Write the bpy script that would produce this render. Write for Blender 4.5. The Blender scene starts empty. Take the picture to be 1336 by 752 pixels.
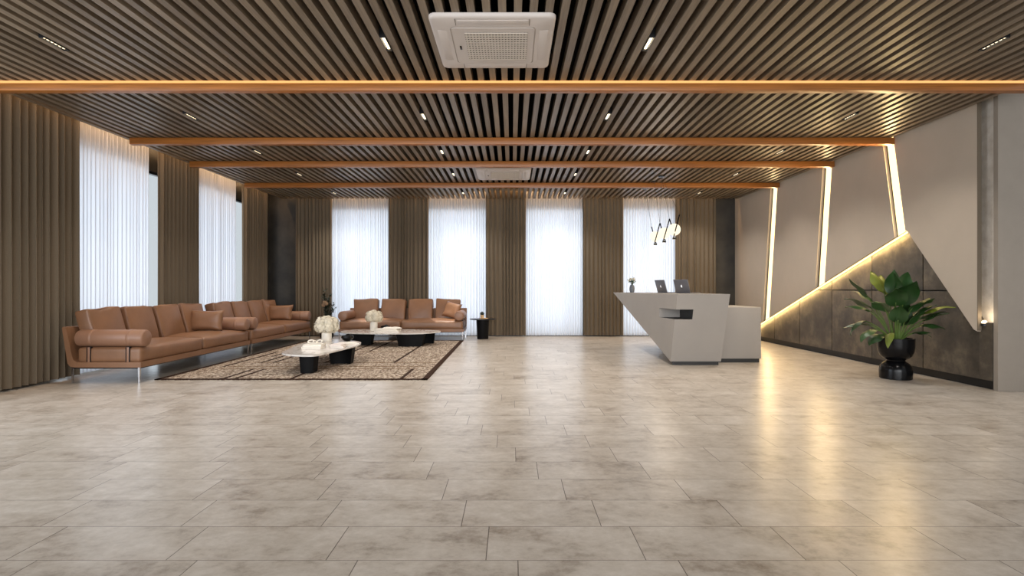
import bpy, bmesh, math, random
from mathutils import Vector, Matrix, noise
random.seed(7)
scene = bpy.context.scene
COL = scene.collection
PI = math.pi

# ------------------------------------------------------------------ helpers
def lin(c):
    c = c / 255.0
    return c / 12.92 if c <= 0.04045 else ((c + 0.055) / 1.055) ** 2.4
def rgb(r, g, b): return (lin(r), lin(g), lin(b), 1.0)

def obj(name, bm, mats, parent=None, smooth=True, angle=40):
    me = bpy.data.meshes.new(name)
    bmesh.ops.recalc_face_normals(bm, faces=bm.faces)
    bm.to_mesh(me); bm.free()
    if not isinstance(mats, (list, tuple)): mats = [mats]
    for m in mats: me.materials.append(m)
    if smooth:
        me.shade_smooth()
        if angle: me.set_sharp_from_angle(angle=math.radians(angle))
    o = bpy.data.objects.new(name, me); COL.objects.link(o)
    if parent: o.parent = parent
    return o

def tag(o, label, cat, group=None):
    o['label'] = label; o['category'] = cat
    if group: o['group'] = group
    return o
def struct(o):
    o['kind'] = 'structure'; return o
def thing(name, label, cat, loc=(0, 0, 0), rz=0, group=None):
    o = bpy.data.objects.new(name, None); COL.objects.link(o)
    o.empty_display_size = 0.1
    o.location = loc; o.rotation_euler = (0, 0, rz)
    return tag(o, label, cat, group)
def dup(root, loc, rz, label, group=None):
    r = root.copy(); COL.objects.link(r); r.location = loc; r.rotation_euler = (0, 0, rz)
    r['label'] = label
    if group: r['group'] = group
    for ch in list(root.children):
        if ch.type == 'LIGHT': continue
        c = ch.copy(); COL.objects.link(c); c.parent = r
        for g in list(ch.children):
            d = g.copy(); COL.objects.link(d); d.parent = c
    return r

def BM(): return bmesh.new()
def paint(faces, mi):
    for f in faces: f.material_index = mi
def box(bm, c, s, bev=0.0, seg=2, mi=0, M=None):
    n0 = set(bm.faces)
    g = bmesh.ops.create_cube(bm, size=1.0)
    vs = g['verts']
    for v in vs: v.co = Vector((c[0] + v.co.x * s[0], c[1] + v.co.y * s[1], c[2] + v.co.z * s[2]))
    if bev > 0:
        es = list({e for v in vs for e in v.link_edges})
        bmesh.ops.bevel(bm, geom=es, offset=bev, segments=seg, affect='EDGES', profile=0.5)
    new = [f for f in bm.faces if f not in n0]
    paint(new, mi)
    if M is not None:
        for v in {v for f in new for v in f.verts}: v.co = M @ v.co
    return new
def prism(bm, pts, mapf, a, b, mi=0):
    """polygon pts (2-D) swept between levels a and b; mapf(u,v,level)->xyz"""
    A = [bm.verts.new(mapf(u, v, a)) for u, v in pts]
    B = [bm.verts.new(mapf(u, v, b)) for u, v in pts]
    n = len(pts); fs = [bm.faces.new(A), bm.faces.new(B[::-1])]
    for i in range(n):
        j = (i + 1) % n
        fs.append(bm.faces.new((A[i], B[i], B[j], A[j])))
    paint(fs, mi); return fs
def tube(bm, pts, r, seg=8, mi=0, cap=True):
    pts = [Vector(p) for p in pts]
    rs = r if isinstance(r, (list, tuple)) else [r] * len(pts)
    rings = []; ref = None
    for i, p in enumerate(pts):
        t = (pts[min(i + 1, len(pts) - 1)] - pts[max(i - 1, 0)]).normalized()
        if ref is None:
            ref = Vector((0, 0, 1)) if abs(t.z) < 0.9 else Vector((1, 0, 0))
        x = (ref - t * ref.dot(t)).normalized(); y = t.cross(x); ref = x
        rings.append([bm.verts.new(p + (x * math.cos(2 * PI * k / seg) + y * math.sin(2 * PI * k / seg)) * rs[i]) for k in range(seg)])
    fs = []
    for a, b in zip(rings, rings[1:]):
        for k in range(seg):
            fs.append(bm.faces.new((a[k], a[(k + 1) % seg], b[(k + 1) % seg], b[k])))
    if cap: fs += [bm.faces.new(rings[0][::-1]), bm.faces.new(rings[-1])]
    paint(fs, mi); return fs
def lathe(bm, prof, seg=32, c=(0, 0, 0), mi=0, axis='z', close=True):
    rings = []
    def mp(r, z, a):
        x, y = r * math.cos(a), r * math.sin(a)
        if axis == 'z': return (c[0] + x, c[1] + y, c[2] + z)
        if axis == 'y': return (c[0] + x, c[1] + z, c[2] + y)
        return (c[0] + z, c[1] + x, c[2] + y)
    fs = []
    for r, z in prof:
        if r < 1e-5: rings.append([bm.verts.new(mp(0, z, 0))])
        else: rings.append([bm.verts.new(mp(r, z, 2 * PI * k / seg)) for k in range(seg)])
    for a, b in zip(rings, rings[1:]):
        for k in range(seg):
            j = (k + 1) % seg
            if len(a) == 1 and len(b) == 1: continue
            if len(a) == 1: fs.append(bm.faces.new((a[0], b[j], b[k])))
            elif len(b) == 1: fs.append(bm.faces.new((a[k], a[j], b[0])))
            else: fs.append(bm.faces.new((a[k], a[j], b[j], b[k])))
    if close:
        if len(rings[0]) > 1: fs.append(bm.faces.new(rings[0][::-1]))
        if len(rings[-1]) > 1: fs.append(bm.faces.new(rings[-1]))
    paint(fs, mi); return fs
def ball(bm, c, r, u=16, v=10, mi=0, sc=(1, 1, 1)):
    n0 = set(bm.faces)
    M = Matrix.Translation(c) @ Matrix.Diagonal((sc[0], sc[1], sc[2], 1))
    bmesh.ops.create_uvsphere(bm, u_segments=u, v_segments=v, radius=r, matrix=M)
    paint([f for f in bm.faces if f not in n0], mi)
def soft_box(bm, half, r, crown=(0, 0, 0, 0, 0, 0), M=None, mi=0, wob=0.0, seed=0, pinch=0.0):
    """rounded box with per-side bulge: crown = (-x,+x,-y,+y,-z,+z)"""
    ts = [-1, -.96, -.9, -.8, -.6, -.35, 0, .35, .6, .8, .9, .96, 1]
    n = len(ts); verts = {}
    hx, hy, hz = half
    def get(i, j, k):
        key = (i, j, k)
        if key in verts: return verts[key]
        p = Vector((ts[i] * hx, ts[j] * hy, ts[k] * hz))
        q = Vector((max(-(hx - r), min(hx - r, p.x)), max(-(hy - r), min(hy - r, p.y)), max(-(hz - r), min(hz - r, p.z))))
        d = p - q
        if d.length > 1e-9: p = q + d.normalized() * r
        a, b, c = ts[i], ts[j], ts[k]
        fx = (1 - b * b) * (1 - c * c); fy = (1 - a * a) * (1 - c * c); fz = (1 - a * a) * (1 - b * b)
        if i == 0: p.x -= crown[0] * fx
        if i == n - 1: p.x += crown[1] * fx
        if j == 0: p.y -= crown[2] * fy
        if j == n - 1: p.y += crown[3] * fy
        if k == 0: p.z -= crown[4] * fz
        if k == n - 1: p.z += crown[5] * fz
        if wob:
            s = Vector((seed * 3.1, seed * 1.7, 0))
            p += wob * noise.noise_vector(p * 5 + s)
        if M is not None: p = M @ p
        verts[key] = bm.verts.new(p); return verts[key]
    fs = []
    for a in range(n - 1):
        for b in range(n - 1):
            for e in (0, n - 1):
                for ax in range(3):
                    def idx(u, v): return ((e, u, v), (u, e, v), (u, v, e))[ax]
                    fs.append(bm.faces.new([get(*idx(a, b)), get(*idx(a + 1, b)), get(*idx(a + 1, b + 1)), get(*idx(a, b + 1))]))
    paint(fs, mi); return fs
def pillow(bm, w, h, t, M=None, seed=0):
    """stitched throw pillow, w along x, h along z, thickness along y, pointed corners"""
    N = 14; grid = {}
    for s in (-1, 1):
        for i in range(N + 1):
            for j in range(N + 1):
                edge = i in (0, N) or j in (0, N)
                if edge and s == 1: grid[(s, i, j)] = grid[(-1, i, j)]; continue
                u = -1 + 2 * i / N; v = -1 + 2 * j / N
                x = u * w / 2 * (1 - 0.09 * (1 - v * v) * abs(u)); z = v * h / 2 * (1 - 0.10 * (1 - u * u) * abs(v))
                y = s * t / 2 * ((1 - u ** 4) * (1 - v ** 4)) ** 0.55
                p = Vector((x, y, z)) + 0.012 * noise.noise_vector(Vector((u * 1.6 + seed, v * 1.6, s)))
                if M is not None: p = M @ p
                grid[(s, i, j)] = bm.verts.new(p)
    for s in (-1, 1):
        for i in range(N):
            for j in range(N):
                q = [grid[(s, i, j)], grid[(s, i + 1, j)], grid[(s, i + 1, j + 1)], grid[(s, i, j + 1)]]
                bm.faces.new(q if s < 0 else q[::-1])

# ------------------------------------------------------------------ materials
def mat(name, col, rough=0.5, metal=0.0, spec=0.5, emis=None, es=0.0, var=0.0, scale=6.0, stretch=(1, 1, 1), bump=0.0, bscale=60.0, dark=None, coat=0.0):
    m = bpy.data.materials.new(name); m.use_nodes = True
    nt = m.node_tree; b = nt.nodes['Principled BSDF']
    b.inputs['Base Color'].default_value = col
    b.inputs['Roughness'].default_value = rough; b.inputs['Metallic'].default_value = metal
    b.inputs['Specular IOR Level'].default_value = spec
    b.inputs['Coat Weight'].default_value = coat
    if emis: b.inputs['Emission Color'].default_value = emis; b.inputs['Emission Strength'].default_value = es
    tc = nt.nodes.new('ShaderNodeTexCoord'); mp = nt.nodes.new('ShaderNodeMapping')
    mp.inputs['Scale'].default_value = stretch
    nt.links.new(tc.outputs['Object'], mp.inputs['Vector'])
    nz = nt.nodes.new('ShaderNodeTexNoise'); nz.inputs['Scale'].default_value = scale
    nz.inputs['Detail'].default_value = 6; nz.inputs['Roughness'].default_value = 0.6
    nt.links.new(mp.outputs['Vector'], nz.inputs['Vector'])
    rp = nt.nodes.new('ShaderNodeValToRGB')
    d = dark or tuple(c * (1 - var) for c in col[:3]) + (1,)
    l = tuple(min(1, c * (1 + var * .6)) for c in col[:3]) + (1,) if not dark else col
    rp.color_ramp.elements[0].position = 0.32; rp.color_ramp.elements[0].color = d
    rp.color_ramp.elements[1].position = 0.68; rp.color_ramp.elements[1].color = l
    nt.links.new(nz.outputs['Fac'], rp.inputs['Fac'])
    if var or dark: nt.links.new(rp.outputs['Color'], b.inputs['Base Color'])
    if bump:
        n2 = nt.nodes.new('ShaderNodeTexNoise'); n2.inputs['Scale'].default_value = bscale; n2.inputs['Detail'].default_value = 3
        nt.links.new(mp.outputs['Vector'], n2.inputs['Vector'])
        bp = nt.nodes.new('ShaderNodeBump'); bp.inputs['Strength'].default_value = bump; bp.inputs['Distance'].default_value = 0.01
        nt.links.new(n2.outputs['Fac'], bp.inputs['Height']); nt.links.new(bp.outputs['Normal'], b.inputs['Normal'])
    return m
def emit_mat(name, col, s):
    m = bpy.data.materials.new(name); m.use_nodes = True
    nt = m.node_tree; nt.nodes.clear()
    e = nt.nodes.new('ShaderNodeEmission'); e.inputs['Color'].default_value = col; e.inputs['Strength'].default_value = s
    o = nt.nodes.new('ShaderNodeOutputMaterial'); nt.links.new(e.outputs[0], o.inputs[0]); return m

LEATHER = mat('leather', rgb(128, 92, 66), 0.42, var=0.14, scale=3.0, bump=0.10, bscale=45, spec=0.5)
LEATHER_END = mat('leather_light', rgb(140, 104, 82), 0.42, var=0.10, scale=3.0, bump=0.08, bscale=45)
CHROME = mat('chrome', (0.6, 0.6, 0.62, 1), 0.22, 1.0)
DARKMETAL = mat('dark_metal', (0.02, 0.02, 0.022, 1), 0.35, 0.6)
BLACK = mat('black_lacquer', (0.003, 0.003, 0.0035, 1), 0.22, spec=.22)
BLACKWOOD = mat('black_wood', (0.003, 0.003, 0.0035, 1), 0.6, spec=.15, var=.3, scale=8, stretch=(6, 6, 1))
DRAPE = mat('drape', rgb(112, 100, 84), 0.85, spec=0.15, var=0.12, scale=300, stretch=(1, 1, .2))
DARKSTONE = mat('dark_stone', rgb(58, 54, 48), 0.45, dark=rgb(30, 29, 27), scale=2.3, bump=0.1, bscale=20)
GREYWALL = mat('grey_wall', rgb(180, 168, 153), 0.75, spec=.2, var=0.06, scale=1.2, bump=0.06, bscale=90)
CONCRETE = mat('concrete', rgb(236, 229, 218), 0.8, dark=rgb(206, 196, 182), scale=7, bump=0.3, bscale=30)
COUNTER = mat('counter', rgb(152, 146, 139), 0.55, spec=.35, var=0.04, scale=2.0, bump=0.02)
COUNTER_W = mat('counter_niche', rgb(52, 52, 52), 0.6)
WHITEP = mat('white_plastic', rgb(184, 175, 168), 0.45, var=.02, scale=2)
WHITE = mat('white_ceramic', rgb(232, 226, 214), 0.35, var=.03)
PAPER = mat('paper', rgb(226, 220, 210), 0.8, var=.03)
PINKISH = mat('pale_cover', rgb(220, 208, 202), 0.6, var=.03)
PETAL = mat('petal', rgb(224, 216, 196), 0.7, var=.10, scale=14)
LED = emit_mat('led_warm', (1.0, 0.73, 0.34, 1), 2.7)
LEDB = emit_mat('led_beam', (1.0, 0.48, 0.17, 1), 1.35)
LENS = emit_mat('lens', (1.0, 0.82, 0.55, 1), 3.0)
GLOBE = emit_mat('globe_glow', (1.0, 0.88, 0.66, 1), 1.3)
WALNUT = mat('beam_wood', rgb(152, 93, 38), 0.4, var=.35, scale=5, stretch=(.35, 12, 12))
LEAF = mat('leaf', rgb(38, 68, 30), 0.38, var=.45, scale=4)
LEAF2 = mat('leaf_light', rgb(108, 120, 40), 0.4, var=.35, scale=4)
STALK = mat('stalk', rgb(84, 106, 46), 0.5, var=.2)
DARKLEAF = mat('leaf_dark', rgb(40, 48, 32), 0.6, var=.3)
SOIL = mat('soil', rgb(40, 30, 22), 0.95, var=.4, scale=40)
LAPTOP = mat('laptop_shell', rgb(128, 128, 134), 0.42, 0.7)
SCREEN = mat('screen', rgb(18, 20, 24), 0.15)
EMBLEM = mat('emblem', rgb(240, 240, 244), 0.3, emis=(1, 1, 1, 1), es=.4)
TAN = mat('tan_ceramic', rgb(206, 172, 128), 0.6, var=.08)
VASEGREY = mat('vase_grey', rgb(98, 104, 112), 0.45, var=.2, scale=12)
FRAME = mat('window_frame', rgb(26, 27, 30), 0.4)
BLUEGLASS = mat('dark_glass', rgb(62, 70, 80), 0.15, var=.1, scale=.6)
GRILLE = mat('grille', rgb(182, 172, 160), 0.6)
GRILLEDARK = mat('grille_dark', rgb(70, 65, 60), 0.7)
DARKPLINTH = mat('plinth', rgb(26, 23, 20), 0.5)

def marble():
    m = mat('marble', rgb(216, 208, 198), 0.12, var=0.0)
    nt = m.node_tree; b = nt.nodes['Principled BSDF']
    tc = nt.nodes.new('ShaderNodeTexCoord')
    n1 = nt.nodes.new('ShaderNodeTexNoise'); n1.inputs['Scale'].default_value = 2.2; n1.inputs['Detail'].default_value = 8; n1.inputs['Distortion'].default_value = 1.6
    nt.links.new(tc.outputs['Object'], n1.inputs['Vector'])
    r = nt.nodes.new('ShaderNodeValToRGB')
    e = r.color_ramp.elements
    e[0].position = .44; e[0].color = rgb(210, 205, 199); e[1].position = .5; e[1].color = rgb(184, 176, 168)
    x = e.new(.56); x.color = rgb(210, 205, 199)
    nt.links.new(n1.outputs['Fac'], r.inputs['Fac']); nt.links.new(r.outputs['Color'], b.inputs['Base Color'])
    return m
MARBLE = marble()

def glass_mat():
    m = bpy.data.materials.new('window_glass'); m.use_nodes = True
    nt = m.node_tree; nt.nodes.clear()
    t = nt.nodes.new('ShaderNodeBsdfTransparent'); t.inputs[0].default_value = (.93, .96, .97, 1)
    g = nt.nodes.new('ShaderNodeBsdfGlossy'); g.inputs['Roughness'].default_value = .02
    mx = nt.nodes.new('ShaderNodeMixShader'); o = nt.nodes.new('ShaderNodeOutputMaterial')
    mx.inputs[0].default_value = .05; nt.links.new(t.outputs[0], mx.inputs[1]); nt.links.new(g.outputs[0], mx.inputs[2])
    nt.links.new(mx.outputs[0], o.inputs[0]); return m
GLASS = glass_mat()
def sheer_mat():
    m = bpy.data.materials.new('sheer_voile'); m.use_nodes = True
    nt = m.node_tree; nt.nodes.clear()
    t = nt.nodes.new('ShaderNodeBsdfTranslucent'); t.inputs[0].default_value = (.86, .88, .94, 1)
    d = nt.nodes.new('ShaderNodeBsdfDiffuse'); d.inputs[0].default_value = (.80, .79, .78, 1)
    mx = nt.nodes.new('ShaderNodeMixShader'); mx.inputs[0].default_value = .38
    o = nt.nodes.new('ShaderNodeOutputMaterial')
    nt.links.new(t.outputs[0], mx.inputs[1]); nt.links.new(d.outputs[0], mx.inputs[2]); nt.links.new(mx.outputs[0], o.inputs[0])
    return m
SHEER = sheer_mat()

class NG:
    """tiny node-graph builder"""
    def __init__(s, m): s.nt = m.node_tree
    def n(s, t): return s.nt.nodes.new(t)
    def put(s, sock, v):
        if isinstance(v, (int, float)): sock.default_value = v
        else: s.nt.links.new(v, sock)
    def m(s, op, a, b=0.0, c=None):
        k = s.n('ShaderNodeMath'); k.operation = op
        s.put(k.inputs[0], a); s.put(k.inputs[1], b)
        if c is not None: s.put(k.inputs[2], c)
        return k.outputs[0]

def floor_mat():
    m = bpy.data.materials.new('floor_tile'); m.use_nodes = True
    g = NG(m); b = m.node_tree.nodes['Principled BSDF']
    tc = g.n('ShaderNodeTexCoord'); sp = g.n('ShaderNodeSeparateXYZ'); g.put(sp.inputs[0], tc.outputs['Object'])
    X, Y = sp.outputs[0], sp.outputs[1]
    W, D = 0.7055, 0.3395
    v = g.m('DIVIDE', g.m('SUBTRACT', Y, 2.3966), D); row = g.m('FLOOR', v); fv = g.m('FRACT', v)
    u = g.m('DIVIDE', g.m('ADD', g.m('ADD', X, 0.115), g.m('MULTIPLY', row, 0.1411)), W)
    cu = g.m('FLOOR', u); fu = g.m('FRACT', u)
    du = g.m('MULTIPLY', g.m('MINIMUM', fu, g.m('SUBTRACT', 1.0, fu)), W)
    dv = g.m('MULTIPLY', g.m('MINIMUM', fv, g.m('SUBTRACT', 1.0, fv)), D)
    dist = g.m('MINIMUM', du, g.m('MULTIPLY', dv, 1.25))
    joint = g.m('LESS_THAN', dist, 0.0022)
    cid = g.n('ShaderNodeCombineXYZ'); g.put(cid.inputs[0], cu); g.put(cid.inputs[1], row)
    wn = g.n('ShaderNodeTexWhiteNoise'); wn.noise_dimensions = '3D'; g.put(wn.inputs['Vector'], cid.outputs[0])
    co = g.n('ShaderNodeCombineXYZ')
    g.put(co.inputs[0], g.m('ADD', g.m('MULTIPLY', X, 1.0), g.m('MULTIPLY', wn.outputs['Value'], 37.0)))
    g.put(co.inputs[1], g.m('ADD', g.m('MULTIPLY', Y, 1.25), g.m('MULTIPLY', row, 5.3)))
    n1 = g.n('ShaderNodeTexNoise'); n1.inputs['Scale'].default_value = 2.6; n1.inputs['Detail'].default_value = 10; n1.inputs['Roughness'].default_value = .68; n1.inputs['Distortion'].default_value = .15
    g.put(n1.inputs['Vector'], co.outputs[0])
    n2 = g.n('ShaderNodeTexNoise'); n2.inputs['Scale'].default_value = 14; n2.inputs['Detail'].default_value = 6; n2.inputs['Roughness'].default_value = .7
    g.put(n2.inputs['Vector'], co.outputs[0])
    f = g.m('ADD', g.m('MULTIPLY', n1.outputs['Fac'], .66), g.m('MULTIPLY', n2.outputs['Fac'], .34))
    f = g.m('ADD', f, g.m('MULTIPLY', g.m('SUBTRACT', wn.outputs['Value'], .5), .05))
    rp = g.n('ShaderNodeValToRGB'); e = rp.color_ramp.elements
    e[0].position = .32; e[0].color = rgb(128, 115, 101)
    e[1].position = .66; e[1].color = rgb(204, 196, 185)
    x = e.new(.47); x.color = rgb(178, 168, 155)
    g.put(rp.inputs['Fac'], f)
    mx = g.n('ShaderNodeMix'); mx.data_type = 'RGBA'
    g.put(mx.inputs[0], g.m('MULTIPLY', joint, .85)); g.put(mx.inputs[6], rp.outputs['Color']); mx.inputs[7].default_value = rgb(70, 60, 50)
    g.put(b.inputs['Base Color'], mx.outputs[2])
    g.put(b.inputs['Roughness'], g.m('ADD', g.m('MULTIPLY', n1.outputs['Fac'], .06), .265))
    bp = g.n('ShaderNodeBump'); bp.inputs['Strength'].default_value = .25; bp.inputs['Distance'].default_value = .004
    g.put(bp.inputs['Height'], g.m('SUBTRACT', g.m('MULTIPLY', n2.outputs['Fac'], .12), g.m('MULTIPLY', joint, .3))); g.put(b.inputs['Normal'], bp.outputs['Normal'])
    b.inputs['Specular IOR Level'].default_value = .5
    return m
def slat_mat():
    m = bpy.data.materials.new('slat_wood'); m.use_nodes = True
    g = NG(m); b = m.node_tree.nodes['Principled BSDF']
    geo = g.n('ShaderNodeNewGeometry'); tc = g.n('ShaderNodeTexCoord')
    mp = g.n('ShaderNodeMapping'); mp.inputs['Scale'].default_value = (26, .9, 26); g.put(mp.inputs[0], tc.outputs['Object'])
    nz = g.n('ShaderNodeTexNoise'); nz.inputs['Scale'].default_value = 3; nz.inputs['Detail'].default_value = 5; g.put(nz.inputs['Vector'], mp.outputs[0])
    rnd = geo.outputs['Random Per Island']
    f = g.m('ADD', g.m('MULTIPLY', nz.outputs['Fac'], .7), g.m('MULTIPLY', rnd, .3))
    rp = g.n('ShaderNodeValToRGB'); e = rp.color_ramp.elements
    e[0].position = .28; e[0].color = rgb(90, 77, 62); e[1].position = .8; e[1].color = rgb(136, 120, 100)
    g.put(rp.inputs['Fac'], f); g.put(b.inputs['Base Color'], rp.outputs['Color'])
    b.inputs['Roughness'].default_value = .42
    return m
def stone_mat():
    m = bpy.data.materials.new('slab_stone'); m.use_nodes = True
    g = NG(m); b = m.node_tree.nodes['Principled BSDF']
    geo = g.n('ShaderNodeNewGeometry'); tc = g.n('ShaderNodeTexCoord')
    off = g.n('ShaderNodeVectorMath'); off.operation = 'ADD'
    cb = g.n('ShaderNodeCombineXYZ'); g.put(cb.inputs[0], g.m('MULTIPLY', geo.outputs['Random Per Island'], 50))
    g.put(off.inputs[0], tc.outputs['Object']); g.put(off.inputs[1], cb.outputs[0])
    n1 = g.n('ShaderNodeTexNoise'); n1.inputs['Scale'].default_value = 2.0; n1.inputs['Detail'].default_value = 9; n1.inputs['Roughness'].default_value = .68
    g.put(n1.inputs['Vector'], off.outputs[0])
    rp = g.n('ShaderNodeValToRGB'); e = rp.color_ramp.elements
    e[0].position = .33; e[0].color = rgb(48, 44, 38); e[1].position = .7; e[1].color = rgb(124, 112, 94)
    x = e.new(.5); x.color = rgb(78, 70, 60)
    g.put(rp.inputs['Fac'], n1.outputs['Fac']); g.put(b.inputs['Base Color'], rp.outputs['Color'])
    b.inputs['Roughness'].default_value = .42
    bp = g.n('ShaderNodeBump'); bp.inputs['Strength'].default_value = .15; bp.inputs['Distance'].default_value = .01
    g.put(bp.inputs['Height'], n1.outputs['Fac']); g.put(b.inputs['Normal'], bp.outputs['Normal'])
    return m
def rug_mat():
    m = bpy.data.materials.new('rug_weave'); m.use_nodes = True
    g = NG(m); b = m.node_tree.nodes['Principled BSDF']
    tc = g.n('ShaderNodeTexCoord')
    mp = g.n('ShaderNodeMapping'); mp.inputs['Scale'].default_value = (1, .55, 1); g.put(mp.inputs[0], tc.outputs['Object'])
    n1 = g.n('ShaderNodeTexNoise'); n1.inputs['Scale'].default_value = 34; n1.inputs['Detail'].default_value = 3; n1.inputs['Roughness'].default_value = .7
    g.put(n1.inputs['Vector'], mp.outputs[0])
    vo = g.n('ShaderNodeTexVoronoi'); vo.inputs['Scale'].default_value = 46; g.put(vo.inputs['Vector'], mp.outputs[0])
    rp = g.n('ShaderNodeValToRGB'); e = rp.color_ramp.elements
    e[0].position = .36; e[0].color = rgb(84, 70, 60); e[1].position = .64; e[1].color = rgb(206, 194, 178)
    x = e.new(.5); x.color = rgb(150, 133, 116)
    g.put(rp.inputs['Fac'], n1.outputs['Fac']); g.put(b.inputs['Base Color'], rp.outputs['Color'])
    b.inputs['Roughness'].default_value = 1; b.inputs['Specular IOR Level'].default_value = .1
    bp = g.n('ShaderNodeBump'); bp.inputs['Strength'].default_value = .9; bp.inputs['Distance'].default_value = .012
    g.put(bp.inputs['Height'], vo.outputs['Distance']); g.put(b.inputs['Normal'], bp.outputs['Normal'])
    return m
FLOOR, SLAT, STONE, RUG = floor_mat(), slat_mat(), stone_mat(), rug_mat()
RUGDARK = mat('rug_dark', rgb(62, 46, 38), 1.0, spec=.05, var=.4, scale=60)
RUGFAINT = mat('rug_faint', rgb(126, 102, 78), 1.0, spec=.05, var=.4, scale=60)
SLOTBACK = mat('slot_back', rgb(200, 186, 164), 0.7)
VOID = mat('void', (0.006, 0.0055, 0.005, 1), 0.95, spec=.05)

# ------------------------------------------------------------------ the setting
CH = 3.39                       # underside of the slats
XL, XR, YB = -5.67, 5.57, 13.34
bm = BM(); box(bm, (0, 4.3, -0.05), (15.0, 19.4, 0.1)); struct(obj('floor', bm, FLOOR, smooth=False))

bm = BM()                        # slatted ceiling with its dark void above
box(bm, ((XL + XR) / 2, 4.3, 3.66), (XR - XL, 2 * (YB - 4.3) , 0.04), mi=1)
pitch = 0.1236; n = int((XR - XL) / pitch) + 1
for i in range(n):
    x = XL + 0.031 + i * pitch
    box(bm, (x, 4.3, CH + 0.05), (0.062, 2 * (YB - 4.3) - .01, 0.10), mi=0)
struct(obj('ceiling', bm, [SLAT, VOID], smooth=False))
bm = BM(); box(bm, (-0.1, 4.3, 3.80), (13.2, 19.4, 0.08)); struct(obj('ceiling_slab', bm, VOID, smooth=False))

def wall_with_holes(name, a0, a1, z0, z1, holes, mapf, th, m):
    """rectangular wall in (a,z) with openings (a0,a1,z0,z1); mapf(a,z,depth)"""
    bm = BM(); cuts = sorted({a0, a1} | {h[0] for h in holes} | {h[1] for h in holes})
    for c0, c1 in zip(cuts, cuts[1:]):
        mid = (c0 + c1) / 2; hs = [h for h in holes if h[0] < mid < h[1]]
        segs = [(z0, z1)] if not hs else [s for s in ((z0, hs[0][2]), (hs[0][3], z1)) if s[1] - s[0] > 1e-4]
        for s0, s1 in segs: prism(bm, [(c0, s0), (c1, s0), (c1, s1), (c0, s1)], mapf, 0, th)
    bmesh.ops.remove_doubles(bm, verts=bm.verts, dist=1e-5)
    return struct(obj(name, bm, m, smooth=False))
YW = 13.58; XW = -6.06
k = 13.45 / 710
def bx(px): return (px - 668) * k
back_win = [(bx(428), bx(511)), (bx(554), bx(638)), (bx(681), bx(764)), (bx(808), bx(886))]
def ly(px): return 5.85 * 710 / (668 - px)
left_win = [(7.2, 9.74), (10.10, 12.78)]
HEAD = 3.17
wall_with_holes('wall_back', -6.2, 6.0, 0, 3.78, [(a, b, .04, HEAD) for a, b in back_win], lambda a, z, d: (a, YW + d, z), .16, DARKSTONE)
wall_with_holes('wall_left', 5.4, YW, 0, 3.78, [(a, b, .04, HEAD) for a, b in left_win], lambda a, z, d: (XW - d, a, z), .16, DARKSTONE)
wi = 0
def window(a0, a1, mapf):
    global wi; wi += 1
    bm = BM(); f = .045
    def rect(u0, u1, v0, v1): prism(bm, [(u0, v0), (u1, v0), (u1, v1), (u0, v1)], mapf, .03, .10)
    rect(a0, a0 + f, .04, HEAD); rect(a1 - f, a1, .04, HEAD); rect(a0, a1, .04, .04 + f); rect(a0, a1, HEAD - f, HEAD)
    w = struct(obj('window_%d' % wi, bm, FRAME, smooth=False))
    bm = BM(); prism(bm, [(a0 + f, .08), (a1 - f, .08), (a1 - f, HEAD - f), (a0 + f, HEAD - f)], mapf, .06, .07)
    obj('glass_pane', bm, GLASS, w, smooth=False)
for a, b in back_win: window(a, b, lambda u, v, d: (u, YW + d, v))
for a, b in left_win: window(a, b, lambda u, v, d: (XW - d, u, v))

# right side: concrete wall, raised grey panels, stone slabs, pillar
bm = BM(); box(bm, (5.80, (6.37 + YW) / 2, 1.89), (.20, YW - 6.37, 3.78)); struct(obj('wall_right', bm, CONCRETE, smooth=False))
bm = BM(); box(bm, (5.803, 6.335, 1.89), (.345, .062, 3.78), .003); struct(obj('trim_1', bm, mat('pillar_grey', rgb(140, 131, 120), .75, spec=.2, var=.04), smooth=False))
bm = BM(); box(bm, (6.62, 6.40, 1.89), (1.28, .05, 3.78)); struct(obj('window_7', bm, BLUEGLASS, smooth=False))

PX0, PX1 = 5.565, 5.61          # front and back of the grey panels
def diag(y):                     # lower edge of the panels, far side of the apex
    return 2.02 + (y - 7.68) * (0.45 - 2.02) / (12.11 - 7.68)
mY = lambda u, v, d: (d, u, v)
TOP = 3.60
def slot_edges(t0, t1, b0, b1): return (t0, t1), (b0, b1)
S1 = ((7.94, 8.17), (7.70, 7.915)); S2 = ((9.46, 9.74), (9.69, 9.99)); S3 = ((11.40, 11.70), (11.77, 12.09))
panels = [
    [(6.51, TOP), (6.51, .68), (6.56, .70), (7.68, 2.02), (S1[1][0], diag(S1[1][0])), (S1[0][0], CH), (S1[0][0] - .02, TOP)],
    [(S1[0][1] - .02, TOP), (S1[0][1], CH), (S1[1][1], diag(S1[1][1])), (S2[1][0], diag(S2[1][0])), (S2[0][0], CH), (S2[0][0], TOP)],
    [(S2[0][1], TOP), (S2[0][1], CH), (S2[1][1], diag(S2[1][1])), (S3[1][0], diag(S3[1][0])), (S3[0][0], CH), (S3[0][0], TOP)],
    [(S3[0][1], TOP), (S3[0][1], CH), (S3[1][1], diag(S3[1][1])), (13.2, diag(13.2)), (YW, .06), (YW, TOP)],
]
for i, p in enumerate(panels):
    bm = BM(); prism(bm, p, mY, PX0, PX1); struct(obj('trim_%d' % (i + 2), bm, GREYWALL, smooth=False))
bm = BM(); box(bm, (5.5875, 6.506, 2.14), (.047, .008, 2.90)); struct(obj('trim_8', bm, mat('edge_shade', rgb(104, 93, 78), .8), smooth=False))  # panel end face: shade put into its colour by a thin dark cap
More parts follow.
